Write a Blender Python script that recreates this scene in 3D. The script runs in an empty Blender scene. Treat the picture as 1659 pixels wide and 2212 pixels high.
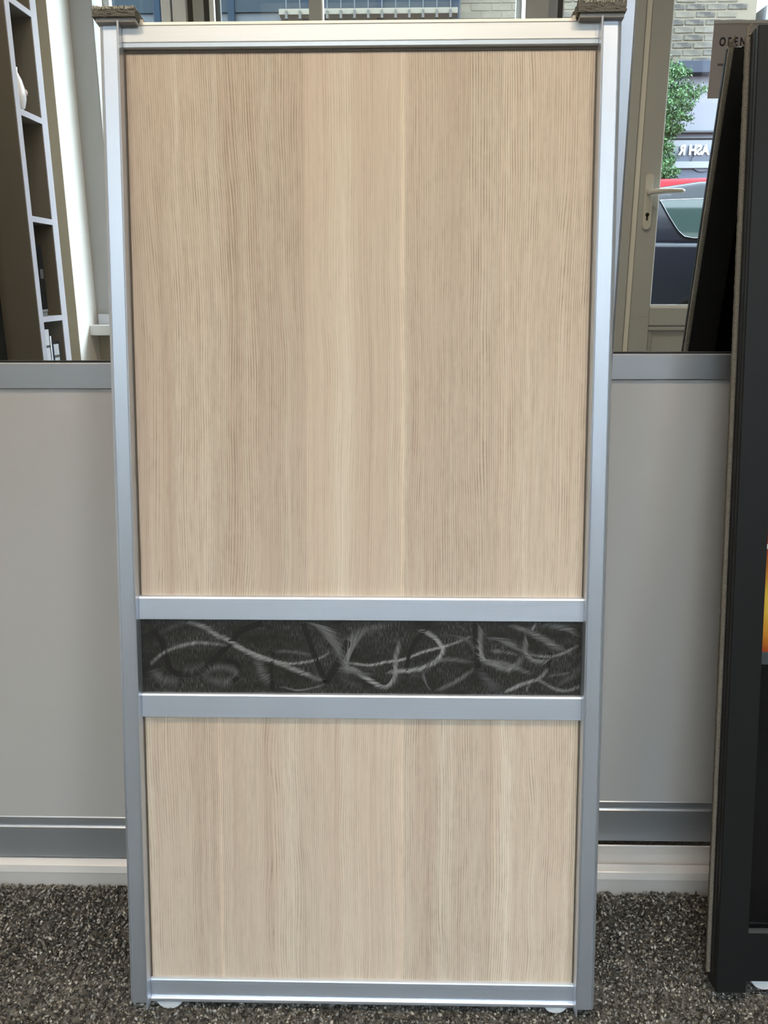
import bpy, bmesh, math, random
import numpy as np
from mathutils import Vector, Matrix

random.seed(7)
rng = np.random.default_rng(11)
SC = bpy.context.scene
COL = SC.collection
PI = math.pi

# ------------------------------------------------------------------ camera
CAM_H = 0.80
pitch, yaw, roll = 0.26860681, 0.02266977, -0.0027352
fw = Vector((-math.sin(yaw) * math.cos(pitch), math.cos(yaw) * math.cos(pitch), -math.sin(pitch)))
rt = Vector((math.cos(yaw), math.sin(yaw), 0))
up = rt.cross(fw)
rt2 = rt * math.cos(roll) + up * math.sin(roll)
up2 = -rt * math.sin(roll) + up * math.cos(roll)
cam_data = bpy.data.cameras.new('camera')
cam = bpy.data.objects.new('camera', cam_data)
COL.objects.link(cam)
cam_data.sensor_fit = 'VERTICAL'
cam_data.sensor_height = 36
cam_data.lens = 1789.0 / 2212.0 * 36
cam_data.clip_start = 0.01
m3 = Matrix((rt2, up2, -fw)).transposed()
cam.matrix_world = Matrix.Translation((0, 0, CAM_H)) @ m3.to_4x4()
SC.camera = cam

# ------------------------------------------------------------------ world, exposure
w = bpy.data.worlds.new('overcast_sky')
SC.world = w
w.use_nodes = True
wn = w.node_tree.nodes
wl = w.node_tree.links
bg = wn['Background']
tcw = wn.new('ShaderNodeTexCoord')
sepw = wn.new('ShaderNodeSeparateXYZ')
rw = wn.new('ShaderNodeValToRGB')
wl.new(tcw.outputs['Generated'], sepw.inputs[0])
wl.new(sepw.outputs['Z'], rw.inputs[0])
rw.color_ramp.elements[0].position = 0.0
rw.color_ramp.elements[0].color = (0.84, 0.91, 1.0, 1)
rw.color_ramp.elements[1].position = 0.9
rw.color_ramp.elements[1].color = (0.72, 0.84, 1.0, 1)
wl.new(rw.outputs[0], bg.inputs['Color'])
bg.inputs['Strength'].default_value = 9.0

vs = SC.view_settings
SC.display_settings.display_device = 'sRGB'
vs.view_transform = 'Standard'
vs.look = 'None'
vs.gamma = 1
vs.use_curve_mapping = False
vs.exposure = 0.74


SPOT_W = 8


def area_light(name, loc, rot, sx, sy, power, color):
    d = bpy.data.lights.new(name, 'AREA')
    d.shape = 'RECTANGLE'
    d.size, d.size_y = sx, sy
    d.energy = power
    d.color = color
    o = bpy.data.objects.new(name, d)
    COL.objects.link(o)
    o.location = loc
    o.rotation_euler = rot
    return o


sun_d = bpy.data.lights.new('hazy_sun', 'SUN')
sun_d.energy = 5
sun_d.angle = math.radians(14)
sun_d.color = (0.90, 0.97, 1.0)
sun = bpy.data.objects.new('hazy_sun', sun_d)
COL.objects.link(sun)
sun.rotation_euler = Vector((0.92, -0.33, 0.38)).to_track_quat('Z', 'Y').to_euler()

# warm shop ceiling spots aimed at the display doors
for lx in (-0.75, 0.0, 0.75):
    area_light('ceiling_spot_light', (lx, -0.30, 2.66), (math.radians(26), 0, 0), 0.45, 0.3, SPOT_W, (1.0, 0.82, 0.60))


# ------------------------------------------------------------------ helpers
def link(o, parent=None):
    COL.objects.link(o)
    if parent is not None:
        o.parent = parent
    return o


def tag(o, label=None, cat=None, group=None, kind=None):
    if label: o['label'] = label
    if cat: o['category'] = cat
    if group: o['group'] = group
    if kind: o['kind'] = kind
    return o


def empty(name, loc=(0, 0, 0), rot=(0, 0, 0), parent=None):
    o = bpy.data.objects.new(name, None)
    o.location = loc
    o.rotation_euler = rot
    return link(o, parent)


def obj(name, bm, mat, parent=None, bevel=0, smooth=False, segs=2):
    bmesh.ops.recalc_face_normals(bm, faces=bm.faces[:])
    me = bpy.data.meshes.new(name)
    bm.to_mesh(me)
    bm.free()
    me.materials.append(mat)
    if smooth:
        for p in me.polygons: p.use_smooth = True
    o = bpy.data.objects.new(name, me)
    link(o, parent)
    if bevel:
        b = o.modifiers.new('bevel', 'BEVEL')
        b.width = bevel
        b.segments = segs
        b.limit_method = 'ANGLE'
    return o


def boxes(*bs):
    """each b = (x0,x1,y0,y1,z0,z1)"""
    bm = bmesh.new()
    for x0, x1, y0, y1, z0, z1 in bs:
        v = [bm.verts.new(p) for p in ((x0, y0, z0), (x1, y0, z0), (x1, y1, z0), (x0, y1, z0),
                                       (x0, y0, z1), (x1, y0, z1), (x1, y1, z1), (x0, y1, z1))]
        for f in ((0, 1, 2, 3), (4, 5, 6, 7), (0, 1, 5, 4), (1, 2, 6, 5), (2, 3, 7, 6), (3, 0, 4, 7)):
            bm.faces.new([v[i] for i in f])
    return bm


def box(name, b, mat, parent=None, bevel=0):
    return obj(name, boxes(b), mat, parent, bevel)


def prism(bm, pts, axis, a, b):
    """extrude polygon pts (2-D) along an axis from a to b.  axis x: pts=(y,z); y: (x,z); z: (x,y)"""
    def P(p, t):
        return {'x': (t, p[0], p[1]), 'y': (p[0], t, p[1]), 'z': (p[0], p[1], t)}[axis]
    v0 = [bm.verts.new(P(p, a)) for p in pts]
    v1 = [bm.verts.new(P(p, b)) for p in pts]
    n = len(pts)
    bm.faces.new(v0)
    bm.faces.new(v1)
    for i in range(n):
        bm.faces.new((v0[i], v0[(i + 1) % n], v1[(i + 1) % n], v1[i]))
    return bm


def cyl(bm, c, r, axis, a, b, seg=32, r2=None):
    r2 = r if r2 is None else r2
    def P(t, rr, k):
        ca, sa = rr * math.cos(2 * PI * k / seg), rr * math.sin(2 * PI * k / seg)
        return {'x': (t, c[0] + ca, c[1] + sa), 'y': (c[0] + ca, t, c[1] + sa), 'z': (c[0] + ca, c[1] + sa, t)}[axis]
    v0 = [bm.verts.new(P(a, r, k)) for k in range(seg)]
    v1 = [bm.verts.new(P(b, r2, k)) for k in range(seg)]
    bm.faces.new(v0)
    bm.faces.new(v1)
    for i in range(seg):
        bm.faces.new((v0[i], v0[(i + 1) % seg], v1[(i + 1) % seg], v1[i]))
    return bm


def lathe(bm, prof, c, seg=32):
    rings = []
    for r, z in prof:
        rings.append([bm.verts.new((c[0] + r * math.cos(2 * PI * k / seg), c[1] + r * math.sin(2 * PI * k / seg), z)) for k in range(seg)])
    for a, b in zip(rings, rings[1:]):
        for i in range(seg):
            bm.faces.new((a[i], a[(i + 1) % seg], b[(i + 1) % seg], b[i]))
    bm.faces.new(rings[0])
    bm.faces.new(rings[-1])
    return bm


def tube(bm, pts, rads, seg=10):
    rings = []
    for i, p in enumerate(pts):
        p = Vector(p)
        d = (Vector(pts[min(i + 1, len(pts) - 1)]) - Vector(pts[max(i - 1, 0)])).normalized()
        a = d.cross(Vector((0.31, 0.2, 0.93))).normalized()
        b = d.cross(a)
        rings.append([bm.verts.new(p + (a * math.cos(2 * PI * k / seg) + b * math.sin(2 * PI * k / seg)) * rads[i]) for k in range(seg)])
    for a, b in zip(rings, rings[1:]):
        for i in range(seg):
            bm.faces.new((a[i], a[(i + 1) % seg], b[(i + 1) % seg], b[i]))
    bm.faces.new(rings[0])
    bm.faces.new(rings[-1])
    return bm


# ------------------------------------------------------------------ materials
def mat(name, color, rough=0.5, metal=0.0, spec=0.5, coat=0.0, coat_rough=0.03):
    m = bpy.data.materials.new(name)
    m.use_nodes = True
    b = m.node_tree.nodes['Principled BSDF']
    b.inputs['Base Color'].default_value = (*color, 1)
    b.inputs['Roughness'].default_value = rough
    b.inputs['Metallic'].default_value = metal
    b.inputs['Specular IOR Level'].default_value = spec
    b.inputs['Coat Weight'].default_value = coat
    b.inputs['Coat Roughness'].default_value = coat_rough
    return m


class N:
    """small node-building helper"""
    def __init__(s, m):
        s.t = m.node_tree
        s.b = s.t.nodes.get('Principled BSDF')

    def n(s, typ, **kw):
        x = s.t.nodes.new(typ)
        for k, v in kw.items(): setattr(x, k, v)
        return x

    def l(s, a, b): s.t.links.new(a, b)

    def math(s, op, a, b=None, c=None, clamp=False):
        x = s.n('ShaderNodeMath', operation=op)
        x.use_clamp = clamp
        for i, v in enumerate((a, b, c)):
            if v is None: continue
            if isinstance(v, (int, float)): x.inputs[i].default_value = v
            else: s.l(v, x.inputs[i])
        return x.outputs[0]

    def coord(s, kind='Object'):
        return s.n('ShaderNodeTexCoord').outputs[kind]

    def scaled(s, v, sc):
        x = s.n('ShaderNodeMapping')
        x.inputs['Scale'].default_value = sc
        s.l(v, x.inputs[0])
        return x.outputs[0]

    def noise(s, v, scale=1.0, detail=2.0, rough=0.5, out='Fac'):
        x = s.n('ShaderNodeTexNoise')
        x.inputs['Scale'].default_value = scale
        x.inputs['Detail'].default_value = detail
        x.inputs['Roughness'].default_value = rough
        s.l(v, x.inputs['Vector'])
        return x.outputs[out]

    def ramp(s, f, stops, interp='LINEAR'):
        x = s.n('ShaderNodeValToRGB')
        x.color_ramp.interpolation = interp
        e = x.color_ramp.elements
        while len(e) < len(stops): e.new(0.5)
        for i, (p, c) in enumerate(stops):
            e[i].position = p
            e[i].color = (*c, 1) if len(c) == 3 else c
        s.l(f, x.inputs[0])
        return x.outputs[0]

    def mix(s, f, a, b, mode='MIX'):
        x = s.n('ShaderNodeMix', data_type='RGBA', blend_type=mode)
        for sock, v in ((x.inputs['Factor'], f), (x.inputs['A'], a), (x.inputs['B'], b)):
            if isinstance(v, (int, float)): sock.default_value = v
            elif isinstance(v, tuple): sock.default_value = (*v, 1)
            else: s.l(v, sock)
        return x.outputs['Result']

    def bump(s, h, strength=0.3, dist=0.001):
        x = s.n('ShaderNodeBump')
        x.inputs['Strength'].default_value = strength
        x.inputs['Distance'].default_value = dist
        s.l(h, x.inputs['Height'])
        s.l(x.outputs[0], s.b.inputs['Normal'])


def g3(v): return (v, v, v)


def brushed(name, color, rough, stretch):
    m = mat(name, color, rough, 0.84)
    q = N(m)
    v = q.scaled(q.coord(), stretch)
    f = q.noise(v, 1.0, 2)
    q.l(q.math('MULTIPLY_ADD', f, 0.14, rough - 0.07), q.b.inputs['Roughness'])
    q.l(q.mix(f, tuple(c * 0.96 for c in color), tuple(min(1, c * 1.04) for c in color)), q.b.inputs['Base Color'])
    return m


ALU = brushed('satin_aluminium_vertical', (0.66, 0.71, 0.79), 0.38, (900, 900, 12))
ALU_H = brushed('satin_aluminium_horizontal', (0.70, 0.735, 0.79), 0.38, (12, 900, 900))
ALU_B = brushed('brushed_aluminium_rail', (0.74, 0.80, 0.90), 0.43, (10, 700, 700))  # brighter bluish copy of the alloy, reflected sky put into its colour
TOP_ALU = brushed('brushed_aluminium_top_rail', (0.60, 0.60, 0.59), 0.38, (10, 700, 700))  # duller, warmer copy of the rail alloy, light difference put into its colour
BLACK_METAL = mat('black_anodised_metal', (0.011, 0.0115, 0.012), 0.45, 0.0, 0.28)
RUBBER = mat('black_rubber', (0.01, 0.01, 0.01), 0.6)
WHITE_PLASTIC = mat('translucent_white_plastic', (0.62, 0.64, 0.66), 0.35)
MIRROR = mat('mirror_silver', (0.92, 0.94, 0.935), 0.0, 1.0)
LACQUER = mat('pale_grey_lacquered_glass', (0.535, 0.515, 0.495), 0.5, 0, 0.3, 1.0, 0.02)
FELT = mat('grey_brush_pile', (0.17, 0.155, 0.125), 0.95, 0, 0.1)
FELT_TAUPE = mat('taupe_brush_pile', (0.24, 0.215, 0.175), 0.95, 0, 0.1)
CLIP = mat('cream_plastic_clip', (0.66, 0.62, 0.53), 0.5)
PAD_BASE = mat('grey_plastic_guide', (0.36, 0.34, 0.31), 0.5)
UPVC = mat('white_upvc', (0.46, 0.475, 0.46), 0.4)
GASKET = mat('dark_gasket', (0.06, 0.06, 0.055), 0.6)
WHITE_PAINT = mat('white_wall_paint', (0.82, 0.82, 0.80), 0.8)
BEIGE_PAINT = mat('beige_wall_paint', (0.50, 0.46, 0.37), 0.8)
GREY_PAINT = mat('grey_wall_paint', (0.46, 0.475, 0.49), 0.8)
CEILING_PAINT = mat('ceiling_paint', (0.80, 0.76, 0.68), 0.85)
SHELF_BOARD = mat('grey_brown_shelf_board', (0.20, 0.185, 0.155), 0.6)  # the shelf's unlit faces have their shade in this dark tone
SHELF_EDGE = mat('white_shelf_edging', (0.50, 0.50, 0.56), 0.45)


def fuzzy(m, scale, lo, hi, bump=0.8):
    q = N(m)
    f = q.noise(q.coord(), scale, 4, 0.7)
    q.l(q.ramp(f, [(0.3, lo), (0.7, hi)]), q.b.inputs['Base Color'])
    q.bump(f, bump, 0.002)


fuzzy(FELT, 900, (0.11, 0.105, 0.088), (0.30, 0.285, 0.245))
fuzzy(FELT_TAUPE, 700, (0.15, 0.135, 0.11), (0.32, 0.29, 0.24))


def glass_pane(name, tint=(0.95, 0.98, 0.97), refl=1.5):
    m = bpy.data.materials.new(name)
    m.use_nodes = True
    t = m.node_tree
    t.nodes.remove(t.nodes['Principled BSDF'])
    out = t.nodes['Material Output']
    tr = t.nodes.new('ShaderNodeBsdfTransparent')
    tr.inputs[0].default_value = (*tint, 1)
    gl = t.nodes.new('ShaderNodeBsdfGlossy')
    gl.inputs['Roughness'].default_value = 0.0
    fr = t.nodes.new('ShaderNodeFresnel')
    # the far face of the thin pane refracts like the near one (no total reflection inside a flat sheet)
    geo = t.nodes.new('ShaderNodeNewGeometry')
    ior = t.nodes.new('ShaderNodeMath')
    ior.operation = 'MULTIPLY_ADD'
    ior.inputs[1].default_value = 1 / refl - refl
    ior.inputs[2].default_value = refl
    t.links.new(geo.outputs['Backfacing'], ior.inputs[0])
    t.links.new(ior.outputs[0], fr.inputs[0])
    mx = t.nodes.new('ShaderNodeMixShader')
    t.links.new(fr.outputs[0], mx.inputs[0])
    t.links.new(tr.outputs[0], mx.inputs[1])
    t.links.new(gl.outputs[0], mx.inputs[2])
    t.links.new(mx.outputs[0], out.inputs['Surface'])
    return m


GLASS = glass_pane('window_glass')


def wood_material(name, seams, density, seed):
    """pale oak laminate: long vertical grain, short dark pores, board tones that change at the seams (in metres across)"""
    m = mat(name, (0.5, 0.4, 0.3), 0.55, 0, 0.35)
    q = N(m)
    co = q.coord()
    sep = q.n('ShaderNodeSeparateXYZ')
    q.l(co, sep.inputs[0])
    u, v = sep.outputs['X'], sep.outputs['Z']
    # slow wander of the grain
    wn_ = q.noise(q.scaled(co, (7 + seed, 1, 2.2)), 1.0, 2, 0.4)
    kn = q.noise(q.scaled(co, (14, 1, 5 + seed)), 1.0, 1, 0.4)
    wob = q.math('ADD', q.math('MULTIPLY', q.math('SUBTRACT', wn_, 0.5), 0.016), q.math('MULTIPLY', q.math('SUBTRACT', kn, 0.5), 0.005))
    uw = q.math('ADD', u, wob)

    def vec(a, sa, b, sb, off):
        c = q.n('ShaderNodeCombineXYZ')
        q.l(q.math('MULTIPLY', a, sa), c.inputs[0])
        q.l(q.math('MULTIPLY', b, sb), c.inputs[1])
        c.inputs[2].default_value = off
        return c.outputs[0]
    coarse = q.noise(vec(uw, 46, v, 0.7, seed), 1.0, 3, 0.55)
    fine = q.noise(vec(uw, 420, v, 2.2, seed + 3), 1.0, 3, 0.6)
    patch = q.noise(vec(u, 12, v, 1.4, seed + 9), 1.0, 2, 0.5)
    tone = q.math('MULTIPLY_ADD', coarse, 0.60, q.math('MULTIPLY', fine, 0.40))
    base = q.ramp(tone, [(0.30, (0.55, 0.425, 0.322)), (0.44, (0.67, 0.535, 0.415)), (0.56, (0.715, 0.60, 0.465)), (0.70, (0.80, 0.69, 0.56))])
    # growth lines about 2.3 mm apart, squeezed and spread by a slow wander, broken up into dashes
    sq = q.noise(vec(u, 30, v, 0.5, seed + 21), 1.0, 2, 0.5)
    curl = q.noise(vec(u, 9, v, 3.0, seed + 31), 1.0, 1, 0.4)
    ph = q.math('MULTIPLY', q.math('ADD', q.math('ADD', uw, q.math('MULTIPLY', sq, 0.016)), q.math('MULTIPLY', curl, 0.022)), 430.0)
    cell = q.math('FLOOR', ph)
    tri = q.math('ABSOLUTE', q.math('MULTIPLY_ADD', q.math('FRACT', ph), 2.0, -1.0))
    line = q.math('MULTIPLY', q.math('SUBTRACT', tri, 0.50, clamp=True), 2.6, clamp=True)
    dash = q.noise(vec(cell, 5.37, v, 21, seed + 7), 1.0, 3, 0.7)
    dsh = q.math('MULTIPLY', q.math('SUBTRACT', dash, q.math('MULTIPLY_ADD', patch, -0.30, 0.585), clamp=True), 5.0, clamp=True)
    dens = q.ramp(q.math('DIVIDE', u, 0.5293), [(x / 0.5293, g3(t)) for x, t in density])
    pf = q.math('MULTIPLY', q.math('MULTIPLY', line, dsh), dens)
    soft = q.math('MULTIPLY', q.math('MULTIPLY', tri, tri), q.math('MULTIPLY', dens, 0.16))
    pores2 = q.noise(vec(uw, 1300, v, 22, seed + 17), 1.0, 1, 0.5)
    pf2 = q.math('MULTIPLY', q.math('SUBTRACT', pores2, 0.60, clamp=True), 5.0, clamp=True)
    c1 = q.mix(soft, base, (0.33, 0.24, 0.165))
    c1 = q.mix(q.math('MULTIPLY', pf, 0.72), c1, (0.235, 0.165, 0.11))
    c1 = q.mix(q.math('MULTIPLY', pf2, 0.32), c1, (0.30, 0.22, 0.15))
    # board tones
    W = 0.5293
    stops = []
    for x, t in seams: stops.append((x / W, g3(t)))
    uo = q.math('ADD', u, q.math('MULTIPLY', q.math('SUBTRACT', wn_, 0.5), 0.006))
    st = q.ramp(q.math('DIVIDE', uo, W), stops)
    c2 = q.mix(1.0, c1, st, 'MULTIPLY')
    q.l(c2, q.b.inputs['Base Color'])
    q.bump(q.math('SUBTRACT', 1.0, pf), 0.12, 0.0004)
    return m


OAK_TALL = wood_material('pale_oak_laminate_tall', [
    (0.024, 0.90), (0.10, 0.95), (0.106, 0.90), (0.155, 0.93), (0.16, 0.88), (0.205, 0.90), (0.207, 1.03), (0.26, 1.0),
    (0.306, 1.0), (0.3075, 1.13), (0.3105, 1.13), (0.312, 0.95), (0.36, 0.90), (0.41, 0.92), (0.413, 1.0), (0.505, 0.98)],
    [(0.02, 0.8), (0.10, 1.0), (0.20, 1.0), (0.208, 0.55), (0.306, 0.5), (0.313, 1.0), (0.40, 1.0), (0.42, 0.9), (0.51, 1.0)], 1.3)
OAK_SHORT = wood_material('pale_oak_laminate_short', [
    (0.024, 0.96), (0.09, 0.92), (0.104, 0.96), (0.1045, 1.12), (0.108, 1.12), (0.109, 0.95), (0.19, 0.97), (0.197, 0.92),
    (0.24, 1.0), (0.305, 1.0), (0.307, 1.12), (0.312, 1.12), (0.3135, 0.93), (0.41, 0.93), (0.414, 1.02), (0.505, 1.0)],
    [(0.02, 0.8), (0.10, 0.9), (0.12, 0.7), (0.20, 0.9), (0.208, 0.6), (0.306, 0.6), (0.313, 1.0), (0.40, 1.0), (0.42, 0.9), (0.51, 1.0)], 4.1)

# dark swirl panel base
SWIRL_BASE = mat('dark_etched_panel', (0.035, 0.034, 0.031), 0.38, 0.6, 0.5)
q = N(SWIRL_BASE)
co = q.coord()
hat = q.noise(q.scaled(co, (900, 1, 150)), 1.0, 2, 0.6)
blot = q.noise(q.scaled(co, (20, 1, 34)), 1.0, 3, 0.6)
hf = q.math('MULTIPLY', q.math('MULTIPLY', q.math('SUBTRACT', hat, 0.44, clamp=True), 4.5, clamp=True), q.math('MULTIPLY', q.math('SUBTRACT', blot, 0.34, clamp=True), 3.6, clamp=True))
q.l(q.mix(hf, (0.040, 0.038, 0.034), (0.135, 0.135, 0.13)), q.b.inputs['Base Color'])


def attr_mat(name, attr, rough, metal=0.0, spec=0.5):
    m = mat(name, (0.5, 0.5, 0.5), rough, metal, spec)
    q = N(m)
    a = q.n('ShaderNodeAttribute')
    a.attribute_name = attr
    q.l(a.outputs['Color'], q.b.inputs['Base Color'])
    return m


SWIRL_MARK = attr_mat('etched_swirl_strokes', 'tint', 0.4, 0.3)
PILE = attr_mat('carpet_pile_yarn', 'tint', 0.9, 0, 0.15)
LEAF = attr_mat('small_green_leaf', 'tint', 0.55, 0, 0.4)


def raw_mesh(name, verts, faces, mat_, parent=None, tint=None):
    me = bpy.data.meshes.new(name)
    nf, k = faces.shape
    me.vertices.add(len(verts))
    me.vertices.foreach_set('co', verts.astype(np.float32).ravel())
    me.loops.add(nf * k)
    me.loops.foreach_set('vertex_index', faces.astype(np.int32).ravel())
    me.polygons.add(nf)
    me.polygons.foreach_set('loop_start', (np.arange(nf) * k).astype(np.int32))
    me.update(calc_edges=True)
    if tint is not None:
        a = me.attributes.new('tint', 'FLOAT_COLOR', 'POINT')
        a.data.foreach_set('color', np.c_[tint, np.ones(len(tint))].astype(np.float32).ravel())
    me.materials.append(mat_)
    o = bpy.data.objects.new(name, me)
    return link(o, parent)


# ------------------------------------------------------------------ room shell
WY = -1.492          # inner face of the shop-front wall
CARPET_BASE = mat('carpet_backing', (0.075, 0.07, 0.06), 0.95, 0, 0.1)
fuzzy(CARPET_BASE, 260, (0.05, 0.047, 0.04), (0.24, 0.225, 0.20), 0.5)

tag(box('floor', (-1.6, 3.2, WY - 0.3, 1.7, -0.08, -0.010), CARPET_BASE), kind='structure')
tag(box('ceiling', (-1.6, 3.2, WY - 0.3, 1.7, 2.7, 2.8), CEILING_PAINT), kind='structure')
tag(box('wall_back', (-1.6, 3.2, 1.6, 1.7, 0, 2.7), WHITE_PAINT), kind='structure')
tag(box('wall_right', (3.1, 3.2, WY - 0.3, 1.6, 0, 2.7), BEIGE_PAINT), kind='structure')
tag(box('wall_left', (-1.6, -1.5, WY - 0.3, 1.6, 0, 2.7), WHITE_PAINT), kind='structure')
# white pier between the shelf unit and the shop window
tag(box('wall_pier', (-1.5, -1.25, WY, -1.281, 0, 2.7), WHITE_PAINT), kind='structure')
tag(box('pier_end_shade', (-1.5, -1.2505, -1.281, -1.279, 0, 2.7), BEIGE_PAINT), kind='structure')  # beige skin on the pier's end face, its shade put into the colour

# shop-front wall pieces (outer face at WY-0.25)
WO = WY - 0.17
wf = empty('wall_front')
tag(wf, kind='structure')
bm = boxes((-1.5, -1.162, WO, WY, 0.645, 2.7), (0.451, 0.534, WO, WY, 0.0, 2.7), (0.74, 0.867, WO, WY, 0.0, 2.7),
           (1.90, 3.1, WO, WY, 0, 2.7), (-1.162, 0.451, WO, WY, 2.35, 2.7), (0.534, 0.74, WO, WY, 2.35, 2.7),
           (0.867, 1.90, WO, WY, 2.35, 2.7))
obj('wall_upper', bm, GREY_PAINT, wf)
obj('wall_below_window', boxes((-1.5, 0.451, WO, WY, 0, 0.604), (0.534, 0.74, WO, WY, 0, 0.604)), BEIGE_PAINT, wf)
# unseen dark cladding added to darken reflections in the car paint
obj('added_cladding', boxes((-6, -1.162, WO - 0.03, WO, 0, 3.2), (0.451, 0.534, WO - 0.03, WO, 0.0, 3.2), (0.74, 0.867, WO - 0.03, WO, 0.0, 3.2),
    (1.90, 9, WO - 0.03, WO, 0, 3.2), (-1.162, 1.90, WO - 0.03, WO, 2.35, 3.2), (-1.162, 0.451, WO - 0.03, WO, 0, 0.604), (0.534, 0.74, WO - 0.03, WO, 0, 0.604)),
    mat('added_cladding_dark', (0.05, 0.052, 0.055), 0.6), wf)
# reveal lining, plain white
obj('window_reveal', boxes((-1.163, -1.160, WY - 0.12, WY, 0.645, 2.35), (0.449, 0.452, WY - 0.12, WY, 0.645, 2.35)), WHITE_PAINT, wf)

# window_1 : wide shop window
win = empty('window_1')
tag(win, kind='structure')
FY0, FY1 = WY - 0.155, WY - 0.12
box('window_sill', (-1.262, 0.451, FY0, -1.40, 0.604, 0.645), mat('white_gloss_sill', (0.78, 0.79, 0.82), 0.3), win, 0.003)
box('sill_upstand', (-1.235, 0.451, -1.478, -1.462, 0.645, 0.686), mat('pale_sill_face', (0.60, 0.63, 0.70), 0.4), win, 0.002)
for x0, x1, dy, mt in ((-1.160, -1.135, 0, UPVC), (-0.930, -0.895, 0.02, WHITE_PAINT), (-0.895, -0.884, -0.01, GASKET),  # bright members have the window light put into their white colour
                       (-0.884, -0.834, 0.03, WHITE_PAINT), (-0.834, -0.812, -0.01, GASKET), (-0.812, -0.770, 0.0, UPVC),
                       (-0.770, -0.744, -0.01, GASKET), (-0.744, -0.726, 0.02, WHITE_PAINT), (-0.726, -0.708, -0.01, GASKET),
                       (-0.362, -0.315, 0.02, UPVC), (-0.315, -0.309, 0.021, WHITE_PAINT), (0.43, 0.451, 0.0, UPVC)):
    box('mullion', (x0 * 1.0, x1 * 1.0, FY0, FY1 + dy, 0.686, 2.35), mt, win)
for x0, x1 in ((-1.135, -0.93), (-0.708, -0.362), (-0.309, 0.43)):
    obj('frame_rail', boxes((x0, x1, FY0, FY1, 0.645, 0.70), (x0, x1, FY0, FY1, 2.30, 2.35)), UPVC, win)
    box('pane', (x0, x1, FY0 + 0.014, FY0 + 0.020, 0.70, 2.30), GLASS, win)

win2 = empty('window_2')
tag(win2, kind='structure')
for x0, x1, mt in ((0.545, 0.587, UPVC), (0.587, 0.607, GASKET), (0.607, 0.612, WHITE_PAINT), (0.72, 0.74, UPVC)):
    box('mullion', (x0, x1, FY0, FY1, 0.645, 2.35), mt, win2)
obj('frame_rail', boxes((0.612, 0.72, FY0, FY1, 0.604, 0.69), (0.612, 0.72, FY0, FY1, 2.30, 2.35)), UPVC, win2)
box('pane', (0.612, 0.72, FY0 + 0.014, FY0 + 0.020, 0.69, 2.30), GLASS, win2)

# door_1 : white glazed entrance door
dr = empty('door_1')
tag(dr, kind='structure')
DY1 = WY + 0.0
DY0 = WY - 0.07
obj('door_frame', boxes((0.867, 0.905, DY0, DY1 + 0.012, 0, 2.35), (1.862, 1.90, DY0, DY1 + 0.012, 0, 2.35), (0.905, 1.862, DY0, DY1 + 0.012, 2.25, 2.32)), UPVC, dr, 0.003)
obj('door_seal', boxes((0.908, 0.927, DY0, DY1 + 0.004, 0.03, 2.25), (1.84, 1.86, DY0, DY1 + 0.004, 0.03, 2.25)), mat('pale_rebate', (0.78, 0.77, 0.70), 0.4), dr)
box('stile', (0.929, 1.009, DY0, DY1, 0.05, 2.24), UPVC, dr, 0.003)
box('stile', (1.76, 1.84, DY0, DY1, 0.05, 2.24), UPVC, dr, 0.003)
box('top_rail', (1.009, 1.76, DY0, DY1, 2.16, 2.24), UPVC, dr, 0.003)
box('mid_rail', (1.009, 1.76, DY0, DY1, 0.632, 0.705), UPVC, dr, 0.004)
box('bottom_rail', (1.009, 1.76, DY0, DY1, 0.05, 0.15), UPVC, dr, 0.003)
obj('glazing_bead', boxes((1.009, 1.76, DY0 + 0.045, DY1 - 0.004, 0.705, 0.716), (1.009, 1.012, DY0 + 0.045, DY1 - 0.006, 0.716, 2.16), (1.752, 1.76, DY0 + 0.045, DY1 - 0.006, 0.716, 2.16)),
    mat('bright_white_bead', (0.88, 0.90, 0.92), 0.25), dr)
box('glass', (1.009, 1.76, DY0 + 0.03, DY0 + 0.036, 0.705, 2.16), GLASS, dr)
obj('panel_moulding', boxes((1.009, 1.76, DY0 + 0.02, DY1 - 0.004, 0.612, 0.630), (1.009, 1.026, DY0 + 0.02, DY1 - 0.010, 0.15, 0.612)), UPVC, dr, 0.004)
box('lower_panel', (1.026, 1.76, DY0 + 0.02, DY1 - 0.02, 0.15, 0.612), UPVC, dr)
# mitre joints of the mid rail
obj('mitre_joint', boxes((0.965, 1.009, DY1 - 0.0005, DY1 + 0.0003, 0.6670, 0.6676)), GASKET, dr)
# lever handle on its long backplate
bm = bmesh.new()
pts = []
for k in range(17):
    a = PI * k / 16
    pts.append((0.966 + 0.0165 * math.cos(a), 1.198 + 0.0165 * math.sin(a)))
for k in range(17):
    a = PI + PI * k / 16
    pts.append((0.966 + 0.0165 * math.cos(a), 1.022 + 0.0165 * math.sin(a)))
prism(bm, pts, 'y', DY1 - 0.001, DY1 + 0.010)
plate = obj('handle_plate', bm, mat('cream_handle_coating', (0.60, 0.58, 0.52), 0.4), dr, 0.003)
bm = bmesh.new()
cyl(bm, (0.966, 1.142), 0.010, 'y', DY1 + 0.008, DY1 + 0.05, 20)
tube(bm, [(0.958, DY1 + 0.05, 1.142), (0.985, DY1 + 0.054, 1.144), (1.03, DY1 + 0.054, 1.146), (1.08, DY1 + 0.052, 1.146), (1.092, DY1 + 0.048, 1.146)],
     [0.010, 0.0105, 0.010, 0.0085, 0.005], 14)
obj('lever', bm, plate.data.materials[0], plate, smooth=True)
bm = bmesh.new()
cyl(bm, (0.966, 1.062), 0.0075, 'y', DY1 + 0.0095, DY1 + 0.0107, 20)
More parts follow.
